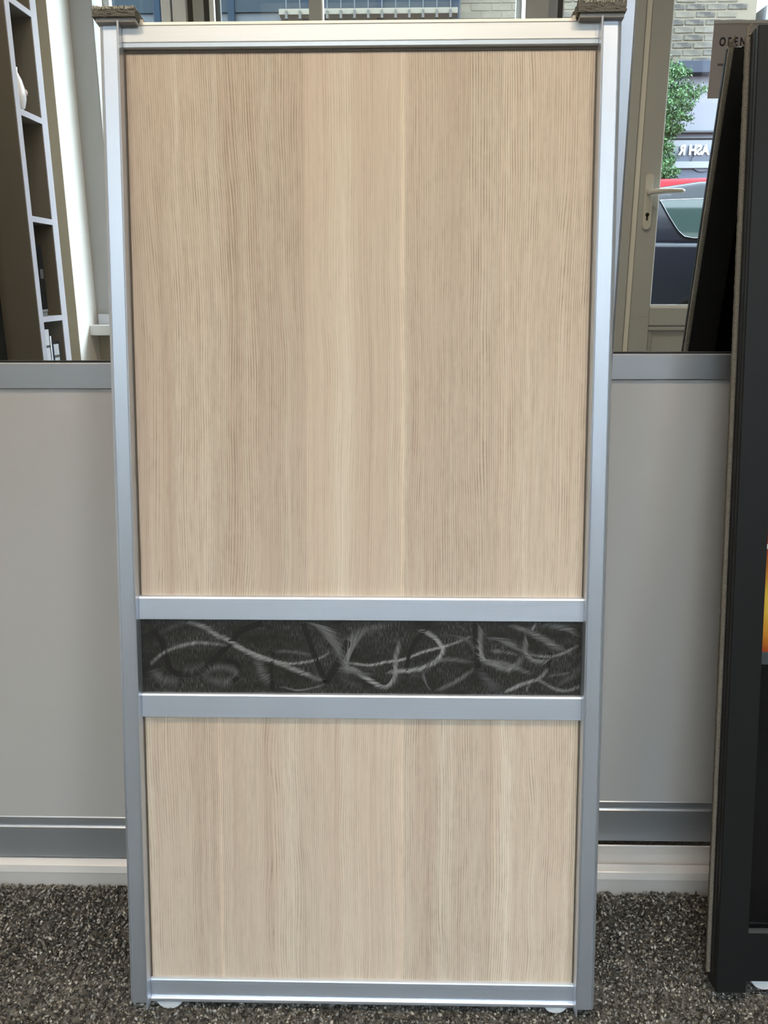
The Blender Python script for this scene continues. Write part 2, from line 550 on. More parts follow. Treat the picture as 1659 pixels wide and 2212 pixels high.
for b in [(0.9625, 0.9695, DY1 + 0.0095, DY1 + 0.0107, 1.040, 1.060)]:
    bm2 = boxes(b)
    me_t = bpy.data.meshes.new('t'); bm2.to_mesh(me_t); bm2.free(); bm.from_mesh(me_t); bpy.data.meshes.remove(me_t)
obj('keyhole', bm, RUBBER, plate)
# translucent notice hung inside the door glass, lettering faces the street
NOTE = mat('lilac_grey_sheet', (0.36, 0.34, 0.36), 0.6)
notice = empty('hanging_notice', (1.16, DY1 + 0.006, 1.45))
tag(notice, 'grey paper opening notice with dark letters hung on the entrance door glass', 'sign')
box('sheet', (0.0, 0.26, 0.0, 0.0015, 0.03, 0.285), NOTE, notice)
box('hanger_strip', (-0.003, 0.263, 0.0005, 0.004, 0.285, 0.296), mat('pale_strip', (0.55, 0.55, 0.57), 0.5), notice)


def text_obj(name, s, size, loc, rot, material, parent=None, extrude=0.0005, bold=0.0, align='LEFT', sx=1.0, shear=0.0, gap=1.0):
    cu = bpy.data.curves.new(name, 'FONT')
    cu.body = s
    cu.size = size
    cu.extrude = extrude
    cu.offset = bold
    cu.align_x = align
    cu.shear = shear
    cu.space_character = gap
    tmp = bpy.data.objects.new(name, cu)
    COL.objects.link(tmp)
    dg = bpy.context.evaluated_depsgraph_get()
    me = bpy.data.meshes.new_from_object(tmp.evaluated_get(dg))
    bpy.data.objects.remove(tmp)
    me.materials.clear()
    me.materials.append(material)
    o = bpy.data.objects.new(name, me)
    o.location = loc
    o.rotation_euler = rot
    o.scale = (sx, 1, 1)
    return link(o, parent)


INK = mat('dark_ink', (0.02, 0.018, 0.03), 0.6)
# text readable from the street: x axis runs towards -x when seen from the room (mirrored)
text_obj('lettering', 'OPEN', 0.040, (0.0255, 0.0025, 0.2105), (PI / 2, 0, 0), INK, notice, 0.0004, 0.0012, sx=0.72, gap=1.55)
box('printed_rule', (0.027, 0.10, 0.0015, 0.0022, 0.142, 0.150), mat('grey_ink', (0.12, 0.11, 0.14), 0.6), notice)

# ------------------------------------------------------------------ carpet pile
M = 105000
px = rng.uniform(-0.95, 1.10, M)
py = rng.uniform(0.45, 0.9595, M)
s = rng.uniform(0.0013, 0.0027, M)
ax = rng.normal(size=(M, 3)); ax /= np.linalg.norm(ax, axis=1)[:, None]
bx = np.cross(ax, rng.normal(size=(M, 3))); bx /= np.linalg.norm(bx, axis=1)[:, None]
cx = np.cross(ax, bx)
el = rng.uniform(1.0, 2.1, M)
ctr = np.c_[px, py, rng.uniform(-0.0030, 0.0, M) + np.interp(py, [0.80, 0.93], [-0.0075, -0.0012])]
V = np.empty((M, 6, 3))
V[:, 0] = ctr + ax * (s * el)[:, None]; V[:, 1] = ctr - ax * (s * el)[:, None]
V[:, 2] = ctr + bx * s[:, None]; V[:, 3] = ctr - bx * s[:, None]
V[:, 4] = ctr + cx * (s * .7)[:, None]; V[:, 5] = ctr - cx * (s * .7)[:, None]
base = np.array([[0, 2, 4], [0, 4, 3], [0, 3, 5], [0, 5, 2], [1, 4, 2], [1, 3, 4], [1, 5, 3], [1, 2, 5]])
F = (np.arange(M)[:, None, None] * 6 + base[None]).reshape(-1, 3)
t = rng.random(M)
lum = np.where(t < 0.45, rng.uniform(0.035, 0.09, M), np.where(t < 0.86, rng.uniform(0.11, 0.26, M), rng.uniform(0.27, 0.48, M)))
warm = rng.uniform(-0.06, 0.10, M)
tc = np.c_[lum * (1.04 + warm * .5), lum * 0.98, lum * (0.88 - warm * .6)]
pile = raw_mesh('carpet_pile', V.reshape(-1, 3), F, PILE, None, np.repeat(tc, 6, axis=0))
tag(pile, 'speckled grey brown loop carpet covering the floor', 'carpet', kind='stuff')

# ------------------------------------------------------------------ floor track
trk = empty('floor_track', (0, 0.962, 0))
tag(trk, 'aluminium double floor track under the mirrored sliding doors', 'track')
bm = bmesh.new()
prof = [(0.001, -0.010), (0.001, 0.0158), (0, 0.0166), (0.0030, 0.0255), (0.0040, 0.0262), (0.0125, 0.0300), (0.0140, 0.0300), (0.0142, 0.006),
        (0.020, 0.005), (0.0235, 0.010), (0.0265, 0.020), (0.0282, 0.036), (0.0285, 0.0480), (0.0310, 0.0485), (0.0312, 0.006), (0.060, 0.006), (0.060, -0.010)]
prism(bm, prof, 'x', -0.95, 1.35)
obj('track_profile', bm, mat('track_aluminium', (0.86, 0.82, 0.78), 0.35, 0.35), trk)


# ------------------------------------------------------------------ mirrored sliding doors
def sliding_door(label, x0, x1, y, bottom, zs, right_stile):
    """zs: lower glass bottom, bottom rail groove, mid rail bottom, mid rail top"""
    g0, gr, m0, m1 = zs
    t = empty('sliding_door', (x0, y, bottom))
    tag(t, label, 'door', 'mirrored sliding wardrobe doors')
    W = x1 - x0
    Z = lambda z: z - bottom
    TOP = 2.212
    for a, b in ((0, 0.027), (W - 0.027, W)):
        bm = bmesh.new()
        prism(bm, [(a, 0.026), (a, 0.003), (a + 0.003, 0), (b - 0.003, 0), (b, 0.003), (b, 0.026)], 'z', Z(bottom), Z(TOP))
        obj('stile', bm, ALU, t)
    a, b = 0.027, W - 0.027
    bm = bmesh.new()
    prism(bm, [(0.0005, Z(m0)), (0.0005, Z(m1) - 0.0012), (0.0018, Z(m1)), (0.012, Z(m1)), (0.012, Z(m0))], 'x', a, b)
    obj('mid_rail', bm, ALU_H, t)
    bm = bmesh.new()
    prism(bm, [(0.0005, Z(bottom)), (0.0005, Z(gr) - 0.0012), (0.0018, Z(gr)), (0.0030, Z(gr)), (0.0030, Z(g0) - 0.001), (0.0040, Z(g0)), (0.014, Z(g0)), (0.014, Z(bottom))], 'x', a, b)
    obj('bottom_rail', bm, ALU_H, t)
    box('gap_shadow', (a, b, 0.004, 0.009, Z(m1), Z(m1) + 0.0022), RUBBER, t)  # black strip draws the shadow in the gap between rail and mirror
    box('mirror', (a, b, 0.007, 0.011, Z(m1) + 0.0005, Z(TOP) - 0.03), MIRROR, t)
    box('glass_panel', (a, b, 0.0042, 0.0085, Z(g0), Z(m0)), LACQUER, t)
    box('top_rail', (a, b, 0, 0.02, Z(TOP) - 0.03, Z(TOP)), ALU_H, t)
    box('backing_board', (a, b, 0.0112, 0.016, Z(g0), Z(TOP) - 0.03), SHELF_BOARD, t)


sliding_door('mirrored sliding door left of the oak sample door, nearer the front of the track', -0.86, 0.2425, 0.972, 0.0335, (0.096, 0.082, 0.6825, 0.712), True)
sliding_door('mirrored sliding door between the oak sample door and black door, set further back', 0.205, 1.30, 0.9985, 0.0505, (0.1115, 0.100, 0.690, 0.7195), False)
tt = empty('top_track', (0, 0.962, 2.25))
tag(tt, 'aluminium top track over the mirrored sliding doors', 'track')
bm = bmesh.new()
prism(bm, [(0, -0.03), (0, 0.35), (0.07, 0.35), (0.07, 0.0), (0.004, 0.0), (0.004, -0.03)], 'x', -0.95, 1.35)
obj('fascia', bm, ALU_H, tt)

# ------------------------------------------------------------------ leaning sample door
TH = 0.16674
DW, DH = 0.5293, 1.0629
sd = empty('sample_door', (-0.30996, 0.75935, 0.008), (-TH, 0, 0))
tag(sd, 'small pale oak sliding door sample in a silver frame leaning on the mirrored doors', 'door')


def stile(side):
    s = 1 if side == 'l' else -1
    o = 0 if side == 'l' else DW
    X = lambda u: o + s * u
    bm = bmesh.new()
    prof = [(0, 0.026), (0, 0.0042), (0.0010, 0.0014), (0.0035, 0.0002), (0.0040, 0), (0.0044, 0.0006), (0.0048, 0), (0.0188, 0), (0.0192, 0.0009), (0.0200, 0.0009),
            (0.0200, 0.026)]
    prism(bm, [(X(a), b) for a, b in prof], 'z', -0.001, 1.061)
    # projecting grip fin along the inner edge
    prism(bm, [(X(a), b) for a, b in [(0.0200, 0.026), (0.0203, -0.0055), (0.0207, -0.0066), (0.0215, -0.0068), (0.0224, -0.0062), (0.0226, -0.005), (0.0228, 0.011), (0.0228, 0.026)]],
          'z', -0.0045, 1.0625)
    return obj('stile', bm, ALU, sd)


stile('l')
stile('r')
IN0, IN1 = 0.0229, DW - 0.0229


def railp(name, prof, m=ALU_B):
    bm = bmesh.new()
    prism(bm, prof, 'x', IN0, IN1)
    return obj(name, bm, m, sd)


railp('top_rail', [(0.010, 1.0395), (0.0055, 1.0400), (0.0045, 1.0412), (0.0040, 1.0450), (0.0046, 1.0455), (0.0036, 1.0460), (0.0036, 1.0612), (0.0046, 1.0617), (0.0040, 1.0625), (0.0048, 1.0655), (0.010, 1.0660), (0.024, 1.0660), (0.024, 1.0395)], TOP_ALU)
for a, b in ((0.4453, 0.4715), (0.3352, 0.3625)):
    railp('cross_rail', [(0.011, a), (0.0045, a), (0.0034, a + 0.0008), (0.0034, b - 0.0026), (0.0044, b - 0.0008), (0.0060, b), (0.011, b)])
railp('bottom_rail', [(0.024, -0.003), (0.0055, -0.003), (0.0045, -0.0015), (0.0045, 0.0012), (0.0055, 0.0022), (0.0075, 0.0024), (0.0075, 0.0170), (0.0062, 0.0185), (0.0062, 0.0225), (0.0068, 0.0240), (0.0085, 0.0250), (0.024, 0.0250)])
box('oak_panel', (IN0, IN1, 0.010, 0.020, 0.470, 1.0398), OAK_TALL, sd)
box('oak_panel', (IN0, IN1, 0.010, 0.020, 0.0249, 0.3355), OAK_SHORT, sd)
# brown strips painting in shade beside the panels and under the top rail
obj('panel_shade', boxes((IN0, IN0 + 0.0012, 0.0088, 0.0100, 0.0252, 1.0394), (IN1 - 0.0012, IN1, 0.0088, 0.0100, 0.0252, 1.0394), (IN0, IN1, 0.0085, 0.0102, 1.0372, 1.0398)),
    mat('brown_shade_strip', (0.13, 0.10, 0.07), 0.6), sd)
swp = box('swirl_panel', (IN0, IN1, 0.008, 0.014, 0.3620, 0.4458), SWIRL_BASE, sd)
swp['label'] = 'dark metallic panel with etched swirls'


# etched swirls : coordinates measured on the panel (u across, v up), strokes laid across each curve
def s1(X, Y):    # left half of the panel
    x, y = 260 + X / 3.1904, 1260 + Y / 3.1904
    return 0.0270 + (x - 306) * 0.000508, 0.4445 - (y - 1342) * 0.000519


def s2(X, Y):    # right half
    x, y = 760 + X / 2.9625, 1260 + Y / 2.9625
    return 0.0270 + (x - 306) * 0.000508, 0.4445 - (y - 1343) * 0.000519


curves = [
    (s1, [(430, 270), (560, 310), (640, 365), (720, 395), (800, 450), (920, 510), (1040, 545), (1180, 600), (1380, 680)], 34, 0.34, 40),
    (s1, [(180, 570), (260, 500), (330, 465), (420, 435), (520, 420), (640, 428), (720, 440)], 26, 0.34, 60),
    (s1, [(770, 430), (900, 490), (1050, 545), (1160, 560), (1250, 550), (1340, 530), (1430, 480)], 20, 0.40, 55),
    (s1, [(1330, 270), (1400, 330), (1450, 400), (1490, 480), (1500, 540)], 70, 0.19, 25),
    (s1, [(930, 520), (940, 580), (960, 640), (1010, 700)], 70, 0.16, 80),
    (s1, [(1090, 720), (1200, 745), (1300, 730), (1390, 705)], 14, 0.20, 30),
    (s1, [(540, 650), (600, 600), (700, 590), (790, 630), (750, 680), (640, 690), (545, 650)], 55, 0.16, 88),
    (s1, [(200, 600), (230, 660), (300, 690), (380, 680)], 75, 0.15, 88),
    (s1, [(1050, 475), (1150, 477), (1300, 500)], 24, 0.15, 40),
    (s1, [(1480, 640), (1560, 690), (1659, 720)], 40, 0.10, 80),
    (s1, [(400, 600), (480, 620), (560, 560)], 70, 0.11, 85),
    (s1, [(240, 360), (400, 290), (560, 275), (720, 290)], 40, 0.12, 80),
    (s2, [(90, 310), (20, 370), (-30, 440), (-50, 500), (-20, 560), (40, 590)], 70, 0.22, 20),
    (s2, [(0, 335), (60, 310), (150, 285), (300, 262), (380, 268)], 45, 0.14, 85),
    (s2, [(430, 300), (500, 340), (550, 390), (565, 440), (525, 500), (440, 545), (360, 562), (220, 570)], 30, 0.42, 35),
    (s2, [(-60, 515), (0, 520), (100, 530), (200, 510), (320, 490), (450, 440), (600, 400), (745, 343)], 20, 0.44, 50),
    (s2, [(-80, 540), (0, 560), (60, 600), (130, 645), (190, 668), (240, 640), (265, 580), (270, 470), (295, 390)], 32, 0.33, 30),
    (s2, [(450, 560), (500, 510), (620, 490), (740, 510)], 28, 0.14, 20),
    (s2, [(450, 580), (460, 640), (500, 700)], 40, 0.14, 10),
    (s2, [(770, 550), (700, 600), (600, 660), (510, 692)], 30, 0.17, 40),
    (s2, [(810, 290), (805, 400), (820, 480), (900, 520), (980, 550), (1030, 530), (1080, 480)], 42, 0.26, 35),
    (s2, [(840, 500), (950, 510), (1060, 550), (1130, 580)], 34, 0.22, 50),
    (s2, [(870, 430), (960, 440), (1050, 460)], 26, 0.20, 60),
    (s2, [(900, 345), (980, 380), (1060, 440)], 46, 0.16, 20),
    (s2, [(1130, 300), (1160, 255)], 20, 0.34, 50),
    (s2, [(1100, 350), (1095, 430), (1130, 480), (1200, 500), (1250, 490)], 34, 0.24, 25),
    (s2, [(1110, 455), (1230, 467), (1320, 450), (1430, 395)], 22, 0.32, 60),
    (s2, [(1180, 340), (1260, 390), (1320, 430)], 48, 0.20, 30),
    (s2, [(1000, 265), (1100, 305), (1210, 350)], 36, 0.19, 35),
    (s2, [(1200, 260), (1320, 280), (1400, 320), (1455, 400)], 40, 0.15, 30),
    (s2, [(910, 712), (1000, 680), (1090, 640), (1180, 610), (1240, 548)], 26, 0.34, 45),
    (s2, [(1170, 610), (1280, 670), (1360, 685), (1455, 652)], 24, 0.27, 50),
    (s2, [(1100, 700), (1110, 670), (1130, 645)], 20, 0.20, 40),
    (s2, [(1290, 650), (1400, 590), (1455, 520)], 36, 0.10, 30),
    (s2, [(1240, 592), (1380, 570)], 18, 0.16, 40),
    (s2, [(810, 560), (870, 640), (950, 690)], 60, 0.10, 50),
    (s2, [(600, 330), (680, 350), (750, 400), (760, 440)], 40, 0.12, 10),
]
darks = [
    (s1, [(200, 340), (260, 400), (290, 520), (330, 620), (430, 640), (560, 600), (700, 460), (740, 420), (830, 330), (1000, 270)], 42),
    (s1, [(1240, 265), (1320, 500), (1400, 690)], 36),
    (s1, [(1560, 400), (1480, 560), (1400, 695)], 46),
    (s1, [(1040, 480), (1020, 600), (1030, 750)], 26),
    (s1, [(740, 700), (800, 640), (780, 560), (700, 545)], 34),
    (s2, [(770, 262), (780, 400), (795, 545)], 32),
    (s2, [(1252, 440), (1240, 540)], 26),
    (s2, [(480, 270), (380, 400), (330, 560)], 30),
]


def catmull(P, n):
    P = [np.array(p, float) for p in P]
    P = [2 * P[0] - P[1]] + P + [2 * P[-1] - P[-2]]
    out = []
    for i in range(1, len(P) - 2):
        for k in range(n):
            t = k / n
            a, b, c, d = P[i - 1], P[i], P[i + 1], P[i + 2]
            out.append(0.5 * ((2 * b) + (-a + c) * t + (2 * a - 5 * b + 4 * c - d) * t * t + (-a + 3 * b - 3 * c + d) * t ** 3))
    out.append(P[-2])
    return np.array(out)


sv, sf, stn = [], [], []
ULO, UHI, VLO, VHI = IN0 + 0.0015, IN1 - 0.001, 0.3632, 0.4447
for fn, pts, width, br, ang in curves:
    uv = np.array([fn(*p) for p in pts])
    wd = width * 0.000162 * 1.3
    c = catmull(uv, 60)
    seg = np.r_[0, np.cumsum(np.linalg.norm(np.diff(c, axis=0), axis=1))]
    L = seg[-1]
    step = 0.00062
    n = max(4, int(L / step))
    for j in range(n):
        t = j / n * L
        k = min(np.searchsorted(seg, t), len(c) - 2)
        p = c[k]
        d = c[k + 1] - c[k]
        d = d / (np.linalg.norm(d) + 1e-9)
        fade = math.sin(PI * min(1, max(0.0, j / n)) ** 0.9) ** 0.45
        a = math.radians(ang if abs(d[0]) > 0.0 else ang)
        # stroke direction: the curve direction turned by the hatch angle
        ca, sa = math.cos(a), math.sin(a)
        e = np.array([d[0] * ca - d[1] * sa, d[0] * sa + d[1] * ca])
        nn = np.array([-e[1], e[0]])
        hl = wd * rng.uniform(0.55, 1.1) / max(0.35, abs(math.sin(a))) * 0.62
        th_ = rng.uniform(0.00016, 0.00038)
        p = p + nn * rng.normal() * 0.00015
        q4 = [p - e * hl, p + nn * th_, p + e * hl, p - nn * th_]
        if min(x[0] for x in q4) < ULO or max(x[0] for x in q4) > UHI or min(x[1] for x in q4) < VLO or max(x[1] for x in q4) > VHI:
            continue
        i0 = len(sv)
        hgt = 0.0079 - 0.00004 * rng.random()
        for x in q4: sv.append((x[0], hgt, x[1]))
        sf.append((i0, i0 + 1, i0 + 2, i0 + 3))
        l = 1.25 * br * rng.uniform(0.40, 1.05) * (0.3 + 0.7 * fade)
        for _ in range(4): stn.append((l, l * 1.0, l * 0.99))
for fn, pts, width in darks:
    uv = np.array([fn(*p) for p in pts])
    c = catmull(uv, 14)
    wd = width * 0.000162 * 0.5
    for k in range(len(c) - 1):
        d = c[k + 1] - c[k]
        d = d / (np.linalg.norm(d) + 1e-9)
        nn = np.array([-d[1], d[0]])
        q4 = [c[k] - nn * wd, c[k + 1] - nn * wd, c[k + 1] + nn * wd, c[k] + nn * wd]
        if min(x[1] for x in q4) < VLO or max(x[1] for x in q4) > VHI: continue
        i0 = len(sv)
        for x in q4: sv.append((x[0], 0.00788, x[1]))
        sf.append((i0, i0 + 1, i0 + 2, i0 + 3))
        for _ in range(4): stn.append((0.022, 0.021, 0.019))
sw = raw_mesh('swirl_marks', np.array(sv), np.array(sf), SWIRL_MARK, swp, np.array(stn))
tag(sw, kind='stuff')


# brush guides on top of each stile
def brush_guide(u0, u1, clip_side, fuzz, lift):
    g = obj('brush_guide', boxes((u0 + 0.002, u1 - 0.001, -0.006, 0.034, 1.0610, 1.0655)), PAD_BASE, sd, 0.0008)
    # tufted pile block on the front
    bm = bmesh.new()
    nx, ny, nz = 30, 10, 10
    bmesh.ops.create_cube(bm, size=1)
    bmesh.ops.subdivide_edges(bm, edges=bm.edges[:], cuts=9, use_grid_fill=True)
    for v in bm.verts:
        x = u0 + (v.co.x + 0.5) * (u1 - u0)
        y = -0.009 + (v.co.y + 0.5) * 0.040
        z = 1.0650 + (v.co.z + 0.5) * (0.0095 + lift)
        if v.co.z > 0.1:
            z += fuzz * (0.5 * math.sin(x * 900) + random.uniform(-0.5, 0.9))
        y += random.uniform(-0.0006, 0.0006)
        x += random.uniform(-0.0005, 0.0005)
        v.co = (x, y, z)
    obj('pile_block', bm, FELT, g)
    # pale fibre tufts along the top edge
    bm = bmesh.new()
    for k in range(320):
        x = random.uniform(u0, u1)
        y = random.uniform(-0.0100, -0.004)
        z = 1.0745 + lift + random.uniform(-0.001, fuzz)
        r = random.uniform(0.0003, 0.0006)
        a = random.uniform(-0.002, 0.002)
        tube(bm, [(x, y, z - 0.002), (x + a * 0.5, y - 0.0003, z + 0.0004)], [r, r * 0.4], 4)
    fb = obj('pile_fibres', bm, mat('pale_fibre', (0.52, 0.49, 0.42), 0.9), g)
    tag(fb, kind='stuff')
    if clip_side > 0:
        obj('clip', boxes((u1 - 0.0015, u1 + 0.0035, 0.006, 0.030, 1.0615, 1.0690)), CLIP, g, 0.0006)
    else:
        obj('clip', boxes((u0 - 0.0035, u0 + 0.0015, 0.006, 0.030, 1.0615, 1.0690)), CLIP, g, 0.0006)
    return g


brush_guide(-0.003, 0.0405, 1, 0.0006, 0.0)
brush_guide(0.4835, 0.5305, -1, 0.0022, 0.0015)


def roller(uc, r):
    bm = bmesh.new()
    cyl(bm, (uc, 0.003), r, 'y', 0.0085, 0.0155, 40)
    o = obj('roller', bm, WHITE_PLASTIC, sd, 0.001)
    bm = bmesh.new()
    cyl(bm, (uc, 0.003), 0.004, 'y', 0.0078, 0.021, 20)
    obj('axle', bm, ALU, o)


roller(0.043, 0.0175)
roller(0.4875, 0.0155)

# ------------------------------------------------------------------ black leaning door at the right
bd = empty('black_sample_door', (0.3640, 0.783, 0.010), (-math.atan(0.1687), 0, 0))
tag(bd, 'black framed sliding door sample with fiery orange print leaning at the right edge', 'door')
BW = 0.52


def black_stile(x0, x1, s):
    bm = bmesh.new()
    if s > 0:
        prof = [(x0, 0.026), (x0, 0.019), (x0 + 0.0015, 0.0175), (x0, 0.016), (x0, 0.009), (x0 + 0.0015, 0.0075), (x0, 0.006), (x0, 0.0015), (x0 + 0.001, 0), (x1, 0), (x1, 0.026)]
    else:
        prof = [(x0, 0), (x1 - 0.001, 0), (x1, 0.0015), (x1, 0.026), (x0, 0.026)]
    prism(bm, prof, 'z', 0.0, 1.060)
    return obj('stile', bm, BLACK_METAL, bd)


black_stile(0.0, 0.034, 1)
black_stile(BW - 0.034, BW, -1)
bm = bmesh.new()
prism(bm, [(0.004, 0.012), (0.004, 0.070), (0.006, 0.072), (0.024, 0.072), (0.024, 0.012)], 'x', 0.034, BW - 0.034)
obj('bottom_rail', bm, BLACK_METAL, bd)
box('top_rail', (0.010, BW - 0.010, 0.003, 0.024, 1.030, 1.0615), BLACK_METAL, bd, 0.001)
box('rail_highlight', (0.034, BW - 0.034, 0.0025, 0.0060, 0.0715, 0.0760), mat('grey_highlight_strip', (0.12, 0.12, 0.12), 0.35, 0.5), bd)  # grey strip paints the highlight along the top of the bottom rail
BLACK_GLASS = mat('black_glass', (0.006, 0.0065, 0.007), 0.12, 0, 0.35)
box('dark_panel', (0.034, BW - 0.034, 0.010, 0.020, 0.072, 0.386), BLACK_GLASS, bd)
box('dark_panel', (0.034, BW - 0.034, 0.010, 0.020, 0.600, 1.030), BLACK_GLASS, bd)
box('grey_band', (0.034, BW - 0.034, 0.009, 0.018, 0.386, 0.400), mat('slate_grey_band', (0.05, 0.06, 0.065), 0.4), bd)
FIRE = mat('fiery_print', (0.6, 0.2, 0.02), 0.25, 0, 0.5)
q = N(FIRE)
co = q.coord()
fz = q.noise(q.scaled(co, (6, 1, 14)), 1.0, 4, 0.55)
sep = q.n('ShaderNodeSeparateXYZ')
q.l(co, sep.inputs[0])
band = q.math('ABSOLUTE', q.math('MULTIPLY', q.math('SUBTRACT', sep.outputs['Z'], 0.452), 16.0))
fv = q.math('ADD', q.math('MULTIPLY', band, 0.55), q.math('MULTIPLY', q.math('SUBTRACT', fz, 0.5), 0.7), clamp=True)
q.l(q.ramp(fv, [(0.0, (0.62, 0.40, 0.05)), (0.25, (0.50, 0.20, 0.02)), (0.5, (0.30, 0.035, 0.012)), (0.8, (0.10, 0.012, 0.01)), (1.0, (0.22, 0.05, 0.015))]), q.b.inputs['Base Color'])
box('flame_print', (0.034, BW - 0.034, 0.010, 0.018, 0.400, 0.5165), FIRE, bd)
box('flame_print', (0.034, BW - 0.034, 0.010, 0.018, 0.5215, 0.600), FIRE, bd)
box('white_divider', (0.034, BW - 0.034, 0.008, 0.018, 0.5165, 0.5215), mat('white_divider_strip', (0.75, 0.75, 0.77), 0.4), bd)
box('backing_board', (0.034, BW - 0.034, 0.0202, 0.023, 0.072, 1.030), mat('matt_black_back', (0.003, 0.003, 0.003), 0.9, 0, 0.0), bd)


def brush_strip(x0, x1, y0, y1, z0, z1):
    n = 260
    rows = []
    vs_, fs = [], []
    for k in range(n + 1):
        z = z0 + (z1 - z0) * k / n
        j = [random.uniform(-0.0002, 0.0003) for _ in range(4)]
        vs_ += [(x0 + j[0], y0, z), (x0 + j[1], y1 + j[3], z), (x1, y1, z), (x1, y0, z)]
        if k:
            a = 4 * (k - 1)
            b = 4 * k
            for i in range(4):
                fs.append((a + i, a + (i + 1) % 4, b + (i + 1) % 4, b + i))
    fs += [(0, 1, 2, 3), (4 * n, 4 * n + 1, 4 * n + 2, 4 * n + 3)]
    return raw_mesh('brush_strip', np.array(vs_), np.array(fs), FELT_TAUPE, bd)


brush_strip(-0.0035, 0.0005, 0.0195, 0.0265, 0.012, 1.060)
bm = bmesh.new()
tube(bm, [(-0.001, 0.021, 1.058), (-0.002, 0.022, 1.066), (0.002, 0.022, 1.071)], [0.0030, 0.0026, 0.0012], 8)
tube(bm, [(0.003, 0.018, 1.058), (0.004, 0.018, 1.064)], [0.0025, 0.0012], 8)
obj('frayed_tuft', bm, FELT_TAUPE, bd)
bm = bmesh.new()
cyl(bm, (0.060, 0.014), 0.017, 'y', 0.010, 0.018, 32)
obj('roller', bm, WHITE_PLASTIC, bd, 0.001)

# ------------------------------------------------------------------ shelf unit (seen in the left mirror)
SX, SB = -1.19, -1.495         # front edge, back
Y0, Y1 = -0.799, -1.034        # near side, far side (towards the window)
su = empty('shelf_unit', (SX, (Y0 + Y1) / 2, 0))
tag(su, 'tall narrow shelf unit with shade-toned boards and white edges seen in the left mirror', 'shelf')


def rel(o, root):
    o.location = (o.location.x - root.location.x, o.location.y - root.location.y, o.location.z - root.location.z)
    return o


def sbox(name, b, m, root=su):
    x0, x1, y0, y1, z0, z1 = b
    l = root.location
    return box(name, (x0 - l.x, x1 - l.x, y0 - l.y, y1 - l.y, z0 - l.z, z1 - l.z), m, root)


sbox('side_board', (SB, SX - 0.003, Y0 - 0.032, Y0, 0, 2.3), SHELF_BOARD)
sbox('side_board', (SB, SX - 0.003, Y1, Y1 + 0.046, 0, 2.3), SHELF_BOARD)
sbox('back_board', (SB - 0.004, SB, Y1, Y0, 0, 2.3), SHELF_BOARD)
sbox('edge_strip', (SX - 0.003, SX, Y0 - 0.032, Y0, 0, 2.3), SHELF_EDGE)
sbox('edge_strip', (SX - 0.003, SX, Y1, Y1 + 0.046, 0, 2.3), SHELF_EDGE)
SHZ = [0.06, 0.375, 0.690, 1.005, 1.320, 1.634, 1.95, 2.28]
for z in SHZ:
    s_ = sbox('shelf_board', (SB, SX - 0.003, Y1 + 0.046, Y0 - 0.032, z - 0.009, z + 0.009), SHELF_BOARD)
    sbox('edge_strip', (SX - 0.003, SX, Y1 + 0.046, Y0 - 0.032, z - 0.009, z + 0.009), SHELF_EDGE)

# dark cabinet beside the shelf unit
dc = empty('dark_cabinet', (-1.30, -0.60, 0))
tag(dc, 'dark brown cabinet side standing beside the narrow shelf unit in the left mirror', 'cabinet')
DKB = mat('dark_olive_board', (0.12, 0.11, 0.085), 0.6)
box('carcass', (-0.19, 0.0, -0.18, 0.34, 0, 2.3), DKB, dc, 0.002)
box('front_panel', (0.0, 0.018, -0.14, 0.34, 0.05, 2.25), mat('near_black_board', (0.012, 0.012, 0.010), 0.9, 0, 0.05), dc, 0.001)

# white jug on a shelf
jug = empty('jug', (-1.222, -0.868, 1.329))
tag(jug, 'white rounded jug on the shelf unit, second shelf from the top in view', 'jug')
bm = bmesh.new()
lathe(bm, [(0.020, 0.0005), (0.030, 0.01), (0.036, 0.035), (0.036, 0.06), (0.028, 0.09), (0.018, 0.112), (0.019, 0.125), (0.016, 0.125)], (0, 0))
obj('body', bm, mat('white_glaze', (0.80, 0.79, 0.80), 0.2), jug, smooth=True)
bm = bmesh.new()
lathe(bm, [(0.002, -0.012), (0.008, -0.008), (0.009, 0), (0.006, 0.008), (0.002, 0.010)], (0.020, -0.036))
k_ = obj('knob', bm, mat('pinkish_knob', (0.50, 0.38, 0.34), 0.4), jug, smooth=True)
k_.location = (0, 0, 0.060)

# black file + small tin
fl = empty('box_file', (-1.222, -0.861, 1.005 - 0.305))
tag(fl, 'tall black box file standing on the shelf unit above the white books', 'file')
box('cover', (-0.10, 0.03, -0.022, 0.022, 0.022, 0.225), mat('black_card', (0.008, 0.007, 0.006), 0.9, 0, 0.05), fl, 0.002)
box('spine_label', (0.030, 0.0306, -0.012, 0.012, 0.12, 0.15), mat('dark_label', (0.03, 0.02, 0.018), 0.6), fl)
tn = empty('small_box', (-1.238, -0.862, 0.6995))
tag(tn, 'small grey box lying under the black box file on the shelf unit', 'box')
box('lid', (-0.08, 0.045, -0.022, 0.022, 0.014, 0.0215), mat('grey_card', (0.16, 0.16, 0.16), 0.6), tn, 0.001)
box('tray', (-0.078, 0.043, -0.020, 0.020, 0.0, 0.014), mat('grey_card_tray', (0.10, 0.10, 0.10), 0.6), tn, 0.001)

# books on the lower shelf
PAPER = mat('book_paper', (0.75, 0.75, 0.74), 0.7)


